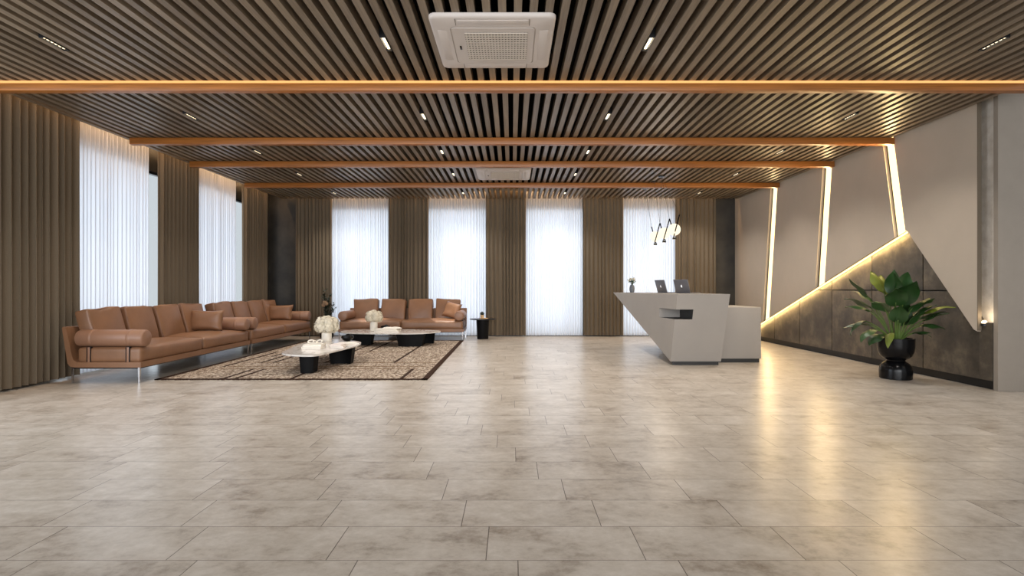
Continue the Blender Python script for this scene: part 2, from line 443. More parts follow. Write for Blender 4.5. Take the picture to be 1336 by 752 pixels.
# stone slabs clipped to the slope
def clip(poly, f):
    out = []
    for i in range(len(poly)):
        a, b = poly[i], poly[(i + 1) % len(poly)]; fa, fb = f(a), f(b)
        if fa >= 0: out.append(a)
        if (fa >= 0) != (fb >= 0):
            t = fa / (fa - fb); out.append((a[0] + t * (b[0] - a[0]), a[1] + t * (b[1] - a[1])))
    return out
seamY = [6.37, 7.435, 8.49, 9.555, 10.62, 11.64, 12.7, YW]
bm = BM()
for y0, y1 in zip(seamY, seamY[1:]):
    for z0, z1 in ((.10, 1.166), (1.166, 2.4)):
        cells = [(y0, y1, z0, z1)]
        if y0 == 6.37: cells = [(6.37, 6.54, z0, min(z1, .80)), (6.54, y1, z0, z1)] if z0 < .8 else [(6.54, y1, z0, z1)]
        for (a, b, c, d) in cells:
            s = .009; s0 = s if a in seamY[1:] else 0; s1 = s if b in seamY else 0
            p = [(a + s0, c + s), (b - s1, c + s), (b - s1, d - s), (a + s0, d - s)]
            p = clip(p, lambda q: diag(q[0]) + .03 - q[1])
            if b > 6.6: p = clip(p, lambda q: (.68 + (q[0] - 6.54) * (2.02 - .68) / (7.68 - 6.54)) + .12 - q[1])
            if len(p) > 2: prism(bm, p, mY, 5.615, 5.692)
struct(obj('trim_6', bm, STONE, smooth=False))
bm = BM(); prism(bm, [(6.38, .1), (YW, .1), (YW, .05), (12.2, .42), (7.68, 2.0), (6.6, .72), (6.38, .78)], mY, 5.692, 5.70); struct(obj('trim_7', bm, DARKPLINTH, smooth=False))
bm = BM(); box(bm, (5.69, (6.39 + YW) / 2, .05), (.03, YW - 6.39, .10)); struct(obj('baseboard_right', bm, DARKPLINTH, smooth=False))

# ------------------------------------------------------------------ light strips in the wall
for (nm, S, lab) in (('a', S1, 'tall glowing light strip in the leaning slot nearest the camera, ending at the stone peak'),
                     ('b', S2, 'tall glowing light strip in the middle slot of the grey wall'),
                     ('c', S3, 'tall glowing light strip in the farthest slot, just right of the reception desk')):
    (t0, t1), (b0, b1) = S
    bz = diag((b0 + b1) / 2)
    ct, cb = (t0 + t1) / 2, (b0 + b1) / 2
    r = thing('light_strip', lab, 'light strip', (5.69, cb, bz), 0, 'tall light strips in the grey wall slots')
    h = CH + .05
    bm = BM(); prism(bm, [(-.075, .033), (.075, -.020), (ct - cb + .075, h - bz), (ct - cb - .075, h - bz)], mY, -.095, -.080)
    obj('diffuser', bm, LED, r, smooth=False)
    bm = BM()
    for sg in (-1, 1):
        prism(bm, [(sg * .078, .006 - sg * .030), (sg * .092, .006 - sg * .033), (ct - cb + sg * .092, h - bz), (ct - cb + sg * .078, h - bz)], mY, -.082, 0)
    obj('housing', bm, SLOTBACK, r, smooth=False)
y0, y1 = 7.70, 12.95
r = thing('light_strip', 'thin glowing light line sloping along the grey panel edge above the stone', 'light strip', (5.60, y1, diag(y1)))
sl = Vector((0, y1 - y0, diag(y1) - diag(y0))).normalized()
bm = BM()
prism(bm, [(y0 - y1, diag(y0) - diag(y1) - .006), (0, -.006), (0, -.030), (y0 - y1, diag(y0) - diag(y1) - .030)], mY, -.006, .012)
obj('diffuser', bm, LED, r, smooth=False)
bm = BM()
prism(bm, [(y0 - y1, diag(y0) - diag(y1)), (0, 0), (0, -.006), (y0 - y1, diag(y0) - diag(y1) - .006)], mY, -.012, .012)
obj('channel', bm, DARKMETAL, r, smooth=False)
r = thing('spotlight', 'tiny bright spotlight at the pointed foot of the grey wall panel', 'spotlight', (5.62, 6.475, .79))
bm = BM(); ball(bm, (0, 0, 0), .028, 12, 8); obj('lamp', bm, LENS, r)
bm = BM(); lathe(bm, [(.02, -.04), (.032, -.04), (.032, -.01), (.02, -.01)], 14); obj('socket', bm, DARKMETAL, r)

# ------------------------------------------------------------------ beams under the slats
beams = [(5.74, 'nearest wooden ceiling beam, with a glowing strip along its edge'), (7.89, 'second wooden ceiling beam from the camera, meeting the nearest light strip'),
         (9.36,'third wooden ceiling beam from the camera, in front of the far air conditioner'), (11.28, 'farthest wooden ceiling beam, just behind the far air conditioner')]
for i, (y, lab) in enumerate(beams):
    x0 = -5.49 if i == 0 else -5.55
    x1 = 5.55
    r = thing('ceiling_beam', lab, 'ceiling beam', ((x0 + x1) / 2, y, 3.288), 0, 'wooden beams across the slatted ceiling')
    bm = BM(); box(bm, (0, .05, .038 if i == 0 else .048), (x1 - x0, .10, .076 if i == 0 else .096), .003); obj('beam', bm, WALNUT, r)
    if i == 0:
        bm = BM(); box(bm, (0, .012, .0885), (x1 - x0 - .03, .024, .024)); obj('light_strip', bm, LEDB, r, smooth=False)
    bm = BM(); box(bm, (0, .06, .0885 if i == 0 else .099), (x1 - x0, .06, .025 if i == 0 else .006)); obj('mounting_rail', bm, DARKMETAL, r, smooth=False)

# ------------------------------------------------------------------ recessed downlights
rows = [(4.87, 'in front of the nearest beam'), (6.94, 'between the first and second beams'), (8.75, 'between the second and third beams'),
        (10.48, 'between the third and last beams'), (12.54, 'behind the last beam')]
cols = [(-4.11, 'leftmost'), (-1.08, 'second from left'), (1.237, 'second from right'), (4.27, 'rightmost')]
proto = None
def lamp(kind, name, loc, rot, energy, color, **kw):
    l = bpy.data.lights.new(name, kind); l.energy = energy; l.color = color
    for a, b in kw.items(): setattr(l, a, b)
    o = bpy.data.objects.new(name, l); COL.objects.link(o); o.location = loc; o.rotation_euler = rot
    return o
for (y, rl) in rows:
    for (x, cl) in cols:
        # settle in the nearest gap between two slats
        i = round((x - XL - 0.031 - pitch / 2) / pitch); x = XL + 0.031 + pitch / 2 + i * pitch
        lab = '%s slim six-lamp ceiling downlight of the row %s' % (cl, rl)
        if proto is None:
            proto = r = thing('ceiling_downlight', lab, 'downlight', (x, y, CH), 0, 'slim downlights set between the ceiling slats')
            bm = BM()
            for sx in (-1, 1): box(bm, (sx * .023, 0, .035), (.005, .27, .09))
            for sy in (-1, 1): box(bm, (0, sy * .1325, .035), (.041, .005, .09))
            box(bm, (0, 0, .078), (.041, .26, .004)); obj('housing', bm, DARKMETAL, r, smooth=False)
            for q in range(6):
                bm = BM(); lathe(bm, [(.0, -.006), (.012, -.004), (.0155, .004), (.0155, .06)], 14, (0, -.105 + q * .042, .004)); obj('lamp', bm, LENS, r)
        else:
            r = dup(proto, (x, y, CH), 0, lab)
        lamp('SPOT', 'downlight_lamp', (x, y, CH - .03), (0, 0, 0), 112, (1.0, .92, .84), spot_size=math.radians(125), spot_blend=.8, shadow_soft_size=.06)

# ------------------------------------------------------------------ air conditioners
def make_ac():
    r = thing('air_conditioner', 'white cassette air conditioner nearest the camera, in front of the glowing beam', 'air conditioner', (-.159, 4.83, CH), 0, 'ceiling cassette air conditioners')
    def rr(hx, hy, rad, n=6):
        out = []
        for cx, cy, a0 in ((hx - rad, hy - rad, 0), (-hx + rad, hy - rad, PI / 2), (-hx + rad, -hy + rad, PI), (hx - rad, -hy + rad, 1.5 * PI)):
            for q in range(n + 1):
                a = a0 + PI / 2 * q / n; out.append((cx + rad * math.cos(a), cy + rad * math.sin(a)))
        return out
    bm = BM()
    loops = []
    for (h, rad, z) in ((.512, .06, -.001), (.512, .06, -.020), (.505, .055, -.032), (.488, .05, -.038), (.355, .035, -.044), (.352, .033, -.038)):
        loops.append([bm.verts.new((x, y, z)) for x, y in rr(h, h, rad)])
    for a, b in zip(loops, loops[1:]):
        m = len(a)
        for q in range(m): bm.faces.new((a[q], a[(q + 1) % m], b[(q + 1) % m], b[q]))
    bm.faces.new(loops[0]); bm.faces.new(loops[-1])
    obj('panel', bm, WHITEP, r, angle=50)
    for sx in (-1, 1):                                # corner joints of the outer frame
        for sy in (-1, 1):
            bm = BM(); box(bm, (sx * .30, sy * .42, -.0405), (.004, .125, .005)); obj('panel_seam', bm, GRILLEDARK, r, smooth=False)
    bm = BM(); pts = rr(.345, .345, .03); prism(bm, pts, lambda u, v, d: (u, v, d), -.036, -.047); obj('intake_frame', bm, WHITEP, r, angle=30)
    bm = BM(); box(bm, (.025, 0, -.0475), (.53, .53, .002), mi=1)
    for q in range(20): box(bm, (.025 - .252 + q * .0265, 0, -.0505), (.014, .53, .005), mi=0)
    for q in range(13): box(bm, (.025, -.255 + q * .0425, -.0515), (.53, .016, .006), mi=0)
    obj('grille', bm, [GRILLE, GRILLEDARK], r, smooth=False)
    bm = BM(); box(bm, (-.295, .02, -.0485), (.018, .075, .004), .003); obj('display', bm, BLACK, r)
    for a in range(4):
        M = Matrix.Rotation(a * PI / 2, 4, 'Z')
        bm = BM(); box(bm, (0, -.420, -.0405), (.58, .085, .004), .0015, M=M); obj('louver', bm, WHITEP, r)
    return r
ac = make_ac()
dup(ac, (-.159, 10.36, CH), 0, 'white cassette air conditioner far away, between the third and last beams')

# ------------------------------------------------------------------ curtains
def curtain(name, p0, p1, z0, z1, period, amp, m, label, group, seed, cat='curtain'):
    rnd = random.Random(seed); p0 = Vector(p0); p1 = Vector(p1)
    L = (p1 - p0).length; t = (p1 - p0) / L; nrm = Vector((-t.y, t.x))
    mid = (p0 + p1) / 2
    nf = max(2, round(L / period)); pts = []
    # uneven pleats: random widths and depths
    ws = [rnd.uniform(.65, 1.35) for _ in range(nf)]; sw = sum(ws); a = 0
    for w in ws:
        w = w / sw * L; d = amp * rnd.uniform(.7, 1.15); sk = rnd.uniform(-.18, .18)
        K = 10
        for q in range(K):
            u = q / K; ph = 2 * PI * u
            s = math.sin(ph + sk * math.sin(ph)); s = math.copysign(abs(s) ** .8, s)
            along = a + w * u + .16 * w * math.sin(2 * ph)
            pts.append((along, d * s))
        a += w
    pts.append((L, 0))
    bm = BM(); rows_ = []
    zs = [z0, z0 + .4, z0 + 1.2, z0 + 2.2, z1]
    for zi, z in enumerate(zs):
        kf = 1.0 + .10 * math.sin(seed + zi)
        rows_.append([bm.verts.new((p0.x + t.x * s + nrm.x * d * kf - mid.x, p0.y + t.y * s + nrm.y * d * kf - mid.y, z)) for s, d in pts])
    for r0, r1 in zip(rows_, rows_[1:]):
        for q in range(len(pts) - 1): bm.faces.new((r0[q], r0[q + 1], r1[q + 1], r1[q]))
    o = obj(name, bm, m, angle=None); o.location = (mid.x, mid.y, 0)
    return tag(o, label, cat, group)
ZT = 3.60
back_d = [(386, 433, 'taupe pleated drape at the far left of the back wall, beside the dark stone corner'), (507, 559, 'taupe pleated drape on the back wall behind the facing sofa'),
          (634, 686, 'taupe pleated drape on the back wall just right of the round side table'), (760, 813, 'taupe pleated drape on the back wall left of the reception desk'),
          (881, 934, 'taupe pleated drape at the right end of the back wall, behind the pendant lamp')]
back_s = [(430, 509, 'white sheer curtain behind the left arm of the back-wall sofa'), (556, 636, 'white sheer curtain behind the right arm of the back-wall sofa'),
          (683, 762, 'white sheer curtain in the middle of the back wall down to bare floor'), (810, 884, 'white sheer curtain on the back wall behind the desk and laptops')]
for i, (a, b, lab) in enumerate(back_d):
    curtain('drape', (bx(a), 13.44), (bx(b), 13.44), .03, ZT, .088, .034, DRAPE, lab, 'taupe drapes on the back wall', 11 + i)
for i, (a, b, lab) in enumerate(back_s):
    curtain('sheer_curtain', (bx(a) - .04, 13.515), (bx(b) + .04, 13.515), .02, ZT, .062, .021, SHEER, lab, 'white sheers on the back wall', 31 + i)
left_d = [(5.45, 7.36, 'taupe pleated drape nearest the camera on the left'), (9.02, 10.15, 'taupe pleated drape on the left between the two white sheers'), (11.87, 13.0, 'taupe pleated drape at the far end of the left wall')]
left_s = [(7.30, 8.90, 'white sheer curtain on the left wall behind the nearest sofa'), (10.12, 11.70, 'white sheer curtain on the left wall behind the farther sofa')]
for i, (a, b, lab) in enumerate(left_d):
    curtain('drape', (-5.86, a), (-5.86, b), .03, ZT, .105, .040, DRAPE, lab, 'taupe drapes on the left wall', 51 + i)
for i, (a, b, lab) in enumerate(left_s):
    curtain('sheer_curtain', (-5.95, a), (-5.95, b), .02, ZT, .075, .024, SHEER, lab, 'white sheers on the left wall', 61 + i)

# ------------------------------------------------------------------ sofas
def make_sofa():
    L = 2.85
    r = thing('leather_sofa', 'caramel leather sofa along the left curtains, nearest the camera', 'sofa', (-4.66, 8.255, 0), PI / 2, 'caramel leather sofas')
    prof = [(0, .20), (.84, .20), (.89, .215), (.92, .255), (.990, .700), (.970, .712), (.940, .704), (.862, .34), (.845, .295), (.80, .268), (.0, .268)]
    bm = BM(); prism(bm, prof, lambda u, v, d: (d, u, v), -L / 2, L / 2)
    es = [e for e in bm.edges if len(e.link_faces) == 2 and e.calc_face_angle(0) > .5]
    bmesh.ops.bevel(bm, geom=es, offset=.012, segments=2, affect='EDGES'); obj('frame', bm, LEATHER, r, angle=35)
    bm = BM(); box(bm, (0, .44, .192), (L - .03, .82, .016)); obj('base_rail', bm, DARKMETAL, r, smooth=False)
    for sx in (-1, 1):
        for y in (.03, .87):
            bm = BM(); x = sx * (L / 2 - .02)
            prism(bm, [(-.012, -.012), (.012, -.012), (.012, .012), (-.012, .012)], lambda u, v, d: (x + u * (1 if d > .1 else .6), y + v * (1 if d > .1 else .6), d), 0, .20)
            obj('leg', bm, CHROME, r, smooth=False)
    for i, sx in enumerate((-1, 1)):
        bm = BM(); soft_box(bm, (.703, .40, .095), .045, (0, 0, .012, 0, 0, .045), Matrix.Translation((sx * .705, .415, .355)), wob=.008, seed=i + 1)
        c = obj('seat_cushion', bm, LEATHER, r, angle=None)
    for i in range(4):
        x = (-1.5 + i) * .658
        M = Matrix.Translation((x, .80, .665)) @ Matrix.Rotation(math.radians(-15), 4, 'X') @ Matrix.Rotation(math.radians((-2, 1.5, -1, 2)[i]), 4, 'Y')
        bm = BM(); soft_box(bm, (.292, .092, .262), .026, (.0, .0, .032, .02, 0, .010), M, wob=.014, seed=i + 5)
        c = obj('back_cushion', bm, LEATHER, r, angle=None)
        bm = BM()                                      # piping round the front seam
        q = [(-.275, -.086, -.245), (.275, -.086, -.245), (.277, -.086, .250), (-.277, -.086, .250), (-.275, -.086, -.245)]
        tube(bm, [M @ Vector(p) for p in q], .006, 6); obj('piping', bm, LEATHER, c)
    for sx in (-1, 1):
        x = sx * (L / 2 - .105)
        bm = BM(); lathe(bm, [(0, -.01), (.085, -.01), (.100, -.002), (.108, .012), (.108, .82), (.100, .838), (.085, .845), (0, .845)], 36, (x, 0, .562), axis='y')
        a = obj('arm_bolster', bm, LEATHER_END, r)
        for y in (.17, .66):
            bm = BM(); lathe(bm, [(.1085, -.024), (.1115, -.020), (.1115, .020), (.1085, .024)], 36, (x, y, .562), axis='y', close=False); obj('band', bm, LEATHER_END, a)
            bm = BM(); box(bm, (sx * (L / 2 - .012), y, .36), (.010, .030, .19), .002); obj('strap', bm, LEATHER_END, r)
            bm = BM(); box(bm, (sx * (L / 2 - .009), y - .022, .36), (.006, .008, .19)); box(bm, (sx * (L / 2 - .009), y + .022, .36), (.006, .008, .19)); box(bm, (sx * (L / 2 - .03), y, .452), (.03, .05, .016), .003)
            obj('strap_clip', bm, DARKMETAL, r, smooth=False)
    return r
sofa = make_sofa()
dup(sofa, (-4.66, 11.20, 0), PI / 2, 'caramel leather sofa along the left curtains, the farther one by the corner')
dup(sofa, (-2.53, 12.36, 0), 0, 'caramel leather sofa facing the camera before the back windows')
def throw(loc, rot, w, h, label, seed):
    r = thing('throw_pillow', label, 'pillow', loc, 0, 'leather throw pillows on the sofas')
    M = Matrix.Rotation(rot[2], 4, 'Z') @ Matrix.Rotation(rot[0], 4, 'X') @ Matrix.Rotation(rot[1], 4, 'Y')
    bm = BM(); pillow(bm, w, h, .15, M, seed); c = obj('cover', bm, LEATHER, r, angle=None)
throw((-5.12, 9.12, .655), (math.radians(-14), 0, 0), .58, .36, 'small leather throw pillow propped on the far arm of the nearest sofa', 1)
throw((-5.14, 12.06, .655), (math.radians(-14), 0, 0), .56, .36, 'small leather throw pillow propped on the far arm of the corner sofa', 2)
throw((-1.42, 12.86, .675), (math.radians(-20), math.radians(12), math.radians(-28)), .46, .40, 'leather throw pillow tilted in the right corner of the sofa facing the camera', 3)

# ------------------------------------------------------------------ rug
RX0, RX1, RY0, RY1 = -4.64, -1.10, 7.06, 12.33
RC = ((RX0 + RX1) / 2, (RY0 + RY1) / 2)
bm = BM(); box(bm, (0, 0, .006), (RX1 - RX0, RY1 - RY0, .012), .003)
def stripe(x0, x1, y0, y1, mi=1, z=.0135):
    box(bm, ((x0 + x1) / 2 - RC[0], (y0 + y1) / 2 - RC[1], z / 2 + .003), (x1 - x0, y1 - y0, z - .004), mi=mi)
bw = .075
stripe(RX0, RX1, RY0, RY0 + bw * .9); stripe(RX0, RX1, RY1 - bw, RY1); stripe(RX0, RX0 + bw, RY0, RY1); stripe(RX1 - bw, RX1, RY0, RY1)
for x, a, b in ((-3.78, 7.1, 7.96), (-3.62, 7.1, 7.96), (-2.89, 7.1, 7.96), (-1.45, 7.1, 7.96), (-4.35, 8.2, 10.1), (-3.98, 8.64, 9.6), (-3.79, 8.64, 9.5), (-2.97, 8.64, 11.9),
                (-1.875, 8.64, 11.95), (-2.67, 10.2, 12.3), (-4.15, 9.4, 11.6), (-2.2, 11.2, 12.3)):
    stripe(x - .022, x + .022, a, b)
for y, a, b in ((8.24, -4.3, -1.3), (8.66, -4.1, -1.2), (10.1, -4.3, -1.9), (7.98, -4.3, -1.4)):
    stripe(a, b, y - .018, y + .018, 2, .0128)
o = obj('rug', bm, [RUG, RUGDARK, RUGFAINT], smooth=False); o.location = (RC[0], RC[1], 0)
tag(o, 'woven beige rug with dark border and broken dark lines under the coffee tables', 'rug')

# ------------------------------------------------------------------ coffee tables
RZ = .0155
def rounded(pts, rad, n=5):
    out = []
    m = len(pts)
    for i in range(m):
        p = Vector(pts[i]); a = (Vector(pts[i - 1]) - p); b = (Vector(pts[(i + 1) % m]) - p)
        ra = min(rad, a.length * .45, b.length * .45)
        s, e = p + a.normalized() * ra, p + b.normalized() * ra
        for q in range(n + 1):
            t = q / n; out.append(tuple((1 - t) ** 2 * s + 2 * t * (1 - t) * p + t * t * e))
    return out
def coffee_table(label, loc, top, legs, zt=.29):
    r = thing('coffee_table', label, 'coffee table', (loc[0], loc[1], RZ), 0, 'low marble coffee tables')
    H = zt - RZ
    P = rounded([(x - loc[0], y - loc[1]) for x, y in top], .28)
    bm = BM(); prism(bm, P, lambda u, v, d: (u, v, d), H - .022, H)
    es = [e for e in bm.edges if e.calc_face_angle(0) > .9]
    bmesh.ops.bevel(bm, geom=es, offset=.005, segments=2, affect='EDGES'); obj('tabletop', bm, MARBLE, r, angle=30)
    for (x0, x1, y, dpt, bow) in legs:
        bm = BM(); N = 10
        cx, w = (x0 + x1) / 2 - loc[0], (x1 - x0) / 2
        ring = []
        for q in range(N + 1):
            u = -1 + 2 * q / N; ring.append((u, -dpt / 2 + bow * (u * u)))
        for q in range(N + 1):
            u = 1 - 2 * q / N; ring.append((u, dpt / 2 + bow * (u * u)))
        lo = [bm.verts.new((cx + u * w * .86, y - loc[1] + v, 0)) for u, v in ring]
        hi = [bm.verts.new((cx + u * w * 1.05, y - loc[1] + v * 1.1, H - .022)) for u, v in ring]
        m = len(ring)
        for q in range(m): bm.faces.new((lo[q], lo[(q + 1) % m], hi[(q + 1) % m], hi[q]))
        bm.faces.new(lo); bm.faces.new(hi)
        obj('leg', bm, BLACKWOOD, r)
    return r
coffee_table('low pale marble coffee table nearest the camera on the front of the rug', (-2.95, 8.45),
             [(-3.24, 7.60), (-3.0, 7.40), (-2.66, 7.34), (-2.44, 8.75), (-2.55, 9.25), (-3.0, 9.62), (-3.40, 9.55), (-3.46, 8.9)],
             [(-2.96, -2.76, 7.64, .18, .03), (-2.85, -2.49, 8.62, .16, -.07)])
coffee_table('low pale marble coffee table farther back, before the facing sofa', (-2.55, 11.45),
             [(-3.66, 11.55), (-3.45, 11.05), (-2.6, 10.90), (-1.85, 10.92), (-1.46, 11.40), (-1.6, 11.75), (-2.4, 11.98), (-3.4, 11.98)],
             [(-2.34, -1.80, 11.12, .24, .04), (-3.42, -2.92, 11.42, .22, .04), (-1.95, -1.66, 11.72, .12, -.03)])
TZ = .2908
def book(bmname, loc, w, d, h, rz, m, label, group, title=False):
    r = thing('book', label, 'book', loc, rz, group)
    bm = BM(); box(bm, (0, 0, h * .04 + .0015), (w, d, .003)); box(bm, (0, 0, h - .0015), (w, d, .003)); box(bm, (-w / 2 + .002, 0, h / 2), (.004, d, h))
    obj('cover', bm, m, r, smooth=False)
    bm = BM(); box(bm, (.002, 0, h / 2 + .0005), (w - .012, d - .012, h - .007)); obj('pages', bm, PAPER, r, smooth=False)
    return r
book('b', (-2.985, 8.20, TZ), .29, .24, .034, 0, WHITE, 'white hardback book at the bottom of the stack at the left of the near table', 'white books on the near table')
book('b', (-2.98, 8.21, TZ + .0345), .275, .225, .032, .03, WHITE, 'white hardback book on top of the stack at the left of the near table', 'white books on the near table')
book('b', (-2.665, 8.35, TZ), .21, .26, .026, .1, PINKISH, 'pale pink book lying lowest at the right of the near table', 'pale books at the right of the near table')
book('b', (-2.672, 8.36, TZ + .0265), .19, .24, .022, -.05, PINKISH, 'pale pink book stacked on the lower one at the right of the near table', 'pale books at the right of the near table')
def open_book(loc, rz, w, d, label):
    r = thing('open_book', label, 'book', loc, rz)
    bm = BM(); N = 14
    prof = [( -w + 2 * w * q / N, .006 + .032 * (abs(math.sin(PI * q / N)) ** .7) * (.55 + .45 * abs(math.cos(PI * q / N)))) for q in range(N + 1)]
    poly = [(-w, .003)] + prof + [(w, .003)]
    prism(bm, poly, lambda u, v, dd: (u, dd, v), -d / 2, d / 2); obj('pages', bm, PAPER, r, angle=50)
    bm = BM(); box(bm, (0, 0, .0015), (2 * w + .02, d + .015, .003)); obj('cover', bm, WHITE, r, smooth=False)
    return r
open_book((-2.66, 8.80, TZ), .35, .17, .24, 'open white book behind the pink books on the near table')
def chain_ornament(loc, label):
    r = thing('chain_ornament', label, 'ornament', loc)
    for q, (x, y, z, rz, tilt) in enumerate(((-.055, .0, .033, .3, 60), (.015, -.03, .032, 1.5, 52), (.07, .03, .033, -.4, 58))):
        bm = BM(); M = Matrix.Translation((x, y, z)) @ Matrix.Rotation(rz, 4, 'Z') @ Matrix.Rotation(math.radians(tilt), 4, 'X')
        pts = [M @ Vector((.05 * math.cos(2 * PI * k_ / 20), .026 * math.sin(2 * PI * k_ / 20), 0)) for k_ in range(21)]
        tube(bm, pts, .0115, 8, cap=False)
        mn = min(v.co.z for v in bm.verts)
        for v in bm.verts: v.co.z -= mn
        obj('link', bm, WHITE, r, angle=None)
chain_ornament((-3.22, 8.88, TZ), 'white chunky chain ornament lying beside the near flower vase')
def vase(loc, rad, h, label, m=WHITE):
    r = thing('vase', label, 'vase', loc, 0)
    bm = BM(); lathe(bm, [(rad * .92, 0), (rad, .01), (rad, h - .006), (rad * .96, h), (rad * .86, h), (rad * .84, h - .02), (rad * .8, .02), (0, .02)], 32); obj('vessel', bm, m, r)
    return r
def floret_head(bm, c, rad, nfl, rnd, size):
    ball(bm, c, rad * .72, 12, 8)
    for q in range(nfl):
        z = 1 - 2 * (q + .5) / nfl; a = q * 2.39996 + rnd.uniform(-.2, .2); s = math.sqrt(1 - z * z)
        d = Vector((s * math.cos(a), s * math.sin(a), z)); ctr = Vector(c) + d * rad * rnd.uniform(.78, 1.12)
        x = d.orthogonal().normalized(); y = d.cross(x); rot = rnd.uniform(0, PI)
        for p_ in range(4):
            an = rot + p_ * PI / 2; e = x * math.cos(an) + y * math.sin(an); f_ = d.cross(e)
            v = [ctr, ctr + e * size * .6 + f_ * size * .42 + d * size * .22, ctr + e * size + d * size * .12, ctr + e * size * .6 - f_ * size * .42 + d * size * .22]
            bm.faces.new([bm.verts.new(t) for t in v])
def bouquet(loc, R, vase_h, label, seed):
    rnd = random.Random(seed); r = thing('flower_bouquet', label, 'flowers', loc)
    heads = [(0, 0, R * 1.02)] + [(R * .58 * math.cos(a), R * .58 * math.sin(a), R * .86) for a in [q * 2 * PI / 5 + .3 for q in range(5)]] + [(R * .66 * math.cos(a), R * .66 * math.sin(a), R * .42) for a in [q * 2 * PI / 6 for q in range(6)]]
    for (x, y, z) in heads:
        bm = BM(); rr_ = R * rnd.uniform(.46, .56); c = (x, y, z + vase_h - .01)
        floret_head(bm, c, rr_, 70, rnd, R * .17); obj('flower_head', bm, PETAL, r, angle=None)
    bm = BM()
    for q in range(6):
        a = q * PI / 3; tube(bm, [(.02 * math.cos(a), .02 * math.sin(a), .04), (.04 * math.cos(a), .04 * math.sin(a), vase_h + .08)], .004, 6)
    obj('stems', bm, STALK, r)
vase((-3.14, 9.22, TZ), .083, .185, 'white cylinder vase with cream flowers on the near coffee table')
bouquet((-3.14, 9.22, TZ + .0), .175, .185, 'round bunch of cream hydrangeas in the vase on the near coffee table', 3)
vase((-2.92, 11.50, TZ), .078, .22, 'white cylinder vase with cream flowers on the far coffee table')
bouquet((-2.92, 11.50, TZ), .155, .22, 'round bunch of cream hydrangeas in the vase on the far coffee table', 4)
book('b', (-2.58, 11.30, TZ), .50, .28, .036, 0, WHITE, 'wide white book at the bottom of the stack on the far coffee table', 'white books on the far table')
book('b', (-2.60, 11.31, TZ + .0365), .46, .26, .030, .02, WHITE, 'wide white book on top of the lower one on the far coffee table', 'white books on the far table')
open_book((-2.50, 11.31, TZ + .0675), .1, .19, .22, 'open white book lying on the stack on the far coffee table')
def bowl(loc, R, h, label):
    r = thing('bowl', label, 'bowl', loc)
    bm = BM(); lathe(bm, [(0, .0), (R * .45, 0), (R * .8, h * .25), (R, h * .6), (R * .93, h), (R * .86, h), (R * .9, h * .6), (R * .6, h * .22), (0, h * .15)], 28); obj('body', bm, BLACK, r)
    bm = BM(); ball(bm, (R * .1, 0, h * .75), R * .55, 16, 10); obj('lid_knob', bm, BLACK, r)
bowl((-2.83, 9.36, TZ), .105, .09, 'small glossy black bowl at the far end of the near coffee table')
bowl((-2.70, 11.62, TZ), .10, .10, 'small glossy black bowl behind the books on the far coffee table')

# ------------------------------------------------------------------ side table
r = thing('side_table', 'round black side table right of the sofa facing the camera', 'side table', (-.69, 12.84, 0))
bm = BM(); lathe(bm, [(0, .455), (.30, .455), (.312, .462), (.312, .470), (.305, .475), (0, .475)], 40); obj('tabletop', bm, DARKMETAL, r)
bm = BM(); lathe(bm, [(0, 0), (.128, 0), (.132, .01), (.150, .45), (.150, .455), (0, .455)], 36); obj('pedestal', bm, BLACKWOOD, r)
r = thing('tray', 'small tan tray on the round black side table', 'tray', (-.66, 12.78, .4755))
bm = BM(); lathe(bm, [(0, 0), (.10, 0), (.115, .018), (.11, .02), (.098, .006), (0, .006)], 28); obj('dish', bm, TAN, r)
r = thing('potted_plant', 'tiny round dark plant in a tan cup on the side table', 'potted plant', (-.70, 12.76, .4825))
bm = BM(); lathe(bm, [(0, 0), (.035, 0), (.046, .07), (.046, .085), (.04, .085), (.036, .06), (0, .06)], 24); obj('cup', bm, TAN, r)
bm = BM(); rn = random.Random(5)
ball(bm, (0, 0, .115), .038, 12, 8)
for q in range(90):
    z = 1 - 2 * (q + .5) / 90; a = q * 2.4; s = math.sqrt(1 - z * z); d = Vector((s * math.cos(a), s * math.sin(a), z)); c = Vector((0, 0, .115)) + d * .036
    x = d.orthogonal().normalized(); y = d.cross(x)
    bm.faces.new([bm.verts.new(t) for t in (c - x * .007, c + y * .006 + d * .012, c + x * .007 + d * .018, c - y * .006 + d * .012)])
obj('foliage', bm, DARKLEAF, r)

# ------------------------------------------------------------------ reception desk
r = thing('reception_desk', 'grey angular reception desk with a slanted prow and a lower return', 'reception desk', (2.85, 8.44, 0))
O = Vector((2.85, 8.44, 0)); DZ = 1.109
corner = {'A': (2.457, 8.08, DZ), 'B': (2.457, 8.44, .06), 'C': (2.10, 11.30, DZ), 'D': (3.24, 8.08, DZ), 'E': (3.24, 8.44, .06), 'F': (3.24, 11.30, DZ), 'G': (3.24, 11.25, .06)}
bm = BM()
vs = [bm.verts.new(Vector(v) - O) for v in corner.values()]
bmesh.ops.convex_hull(bm, input=vs)
bmesh.ops.dissolve_limit(bm, angle_limit=.01, verts=bm.verts, edges=bm.edges)
body = obj('counter', bm, [COUNTER, COUNTER_W], r, smooth=False)
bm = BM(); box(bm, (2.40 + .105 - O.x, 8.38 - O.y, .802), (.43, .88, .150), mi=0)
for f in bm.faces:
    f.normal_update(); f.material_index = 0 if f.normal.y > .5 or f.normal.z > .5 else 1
cut = obj('cutter', bm, [COUNTER, COUNTER_W], smooth=False); cut.location = O
md = body.modifiers.new('niche', 'BOOLEAN'); md.operation = 'DIFFERENCE'; md.object = cut; md.solver = 'EXACT'; md.material_mode = 'TRANSFER'
bpy.context.view_layer.update()
dg = bpy.context.evaluated_depsgraph_get()
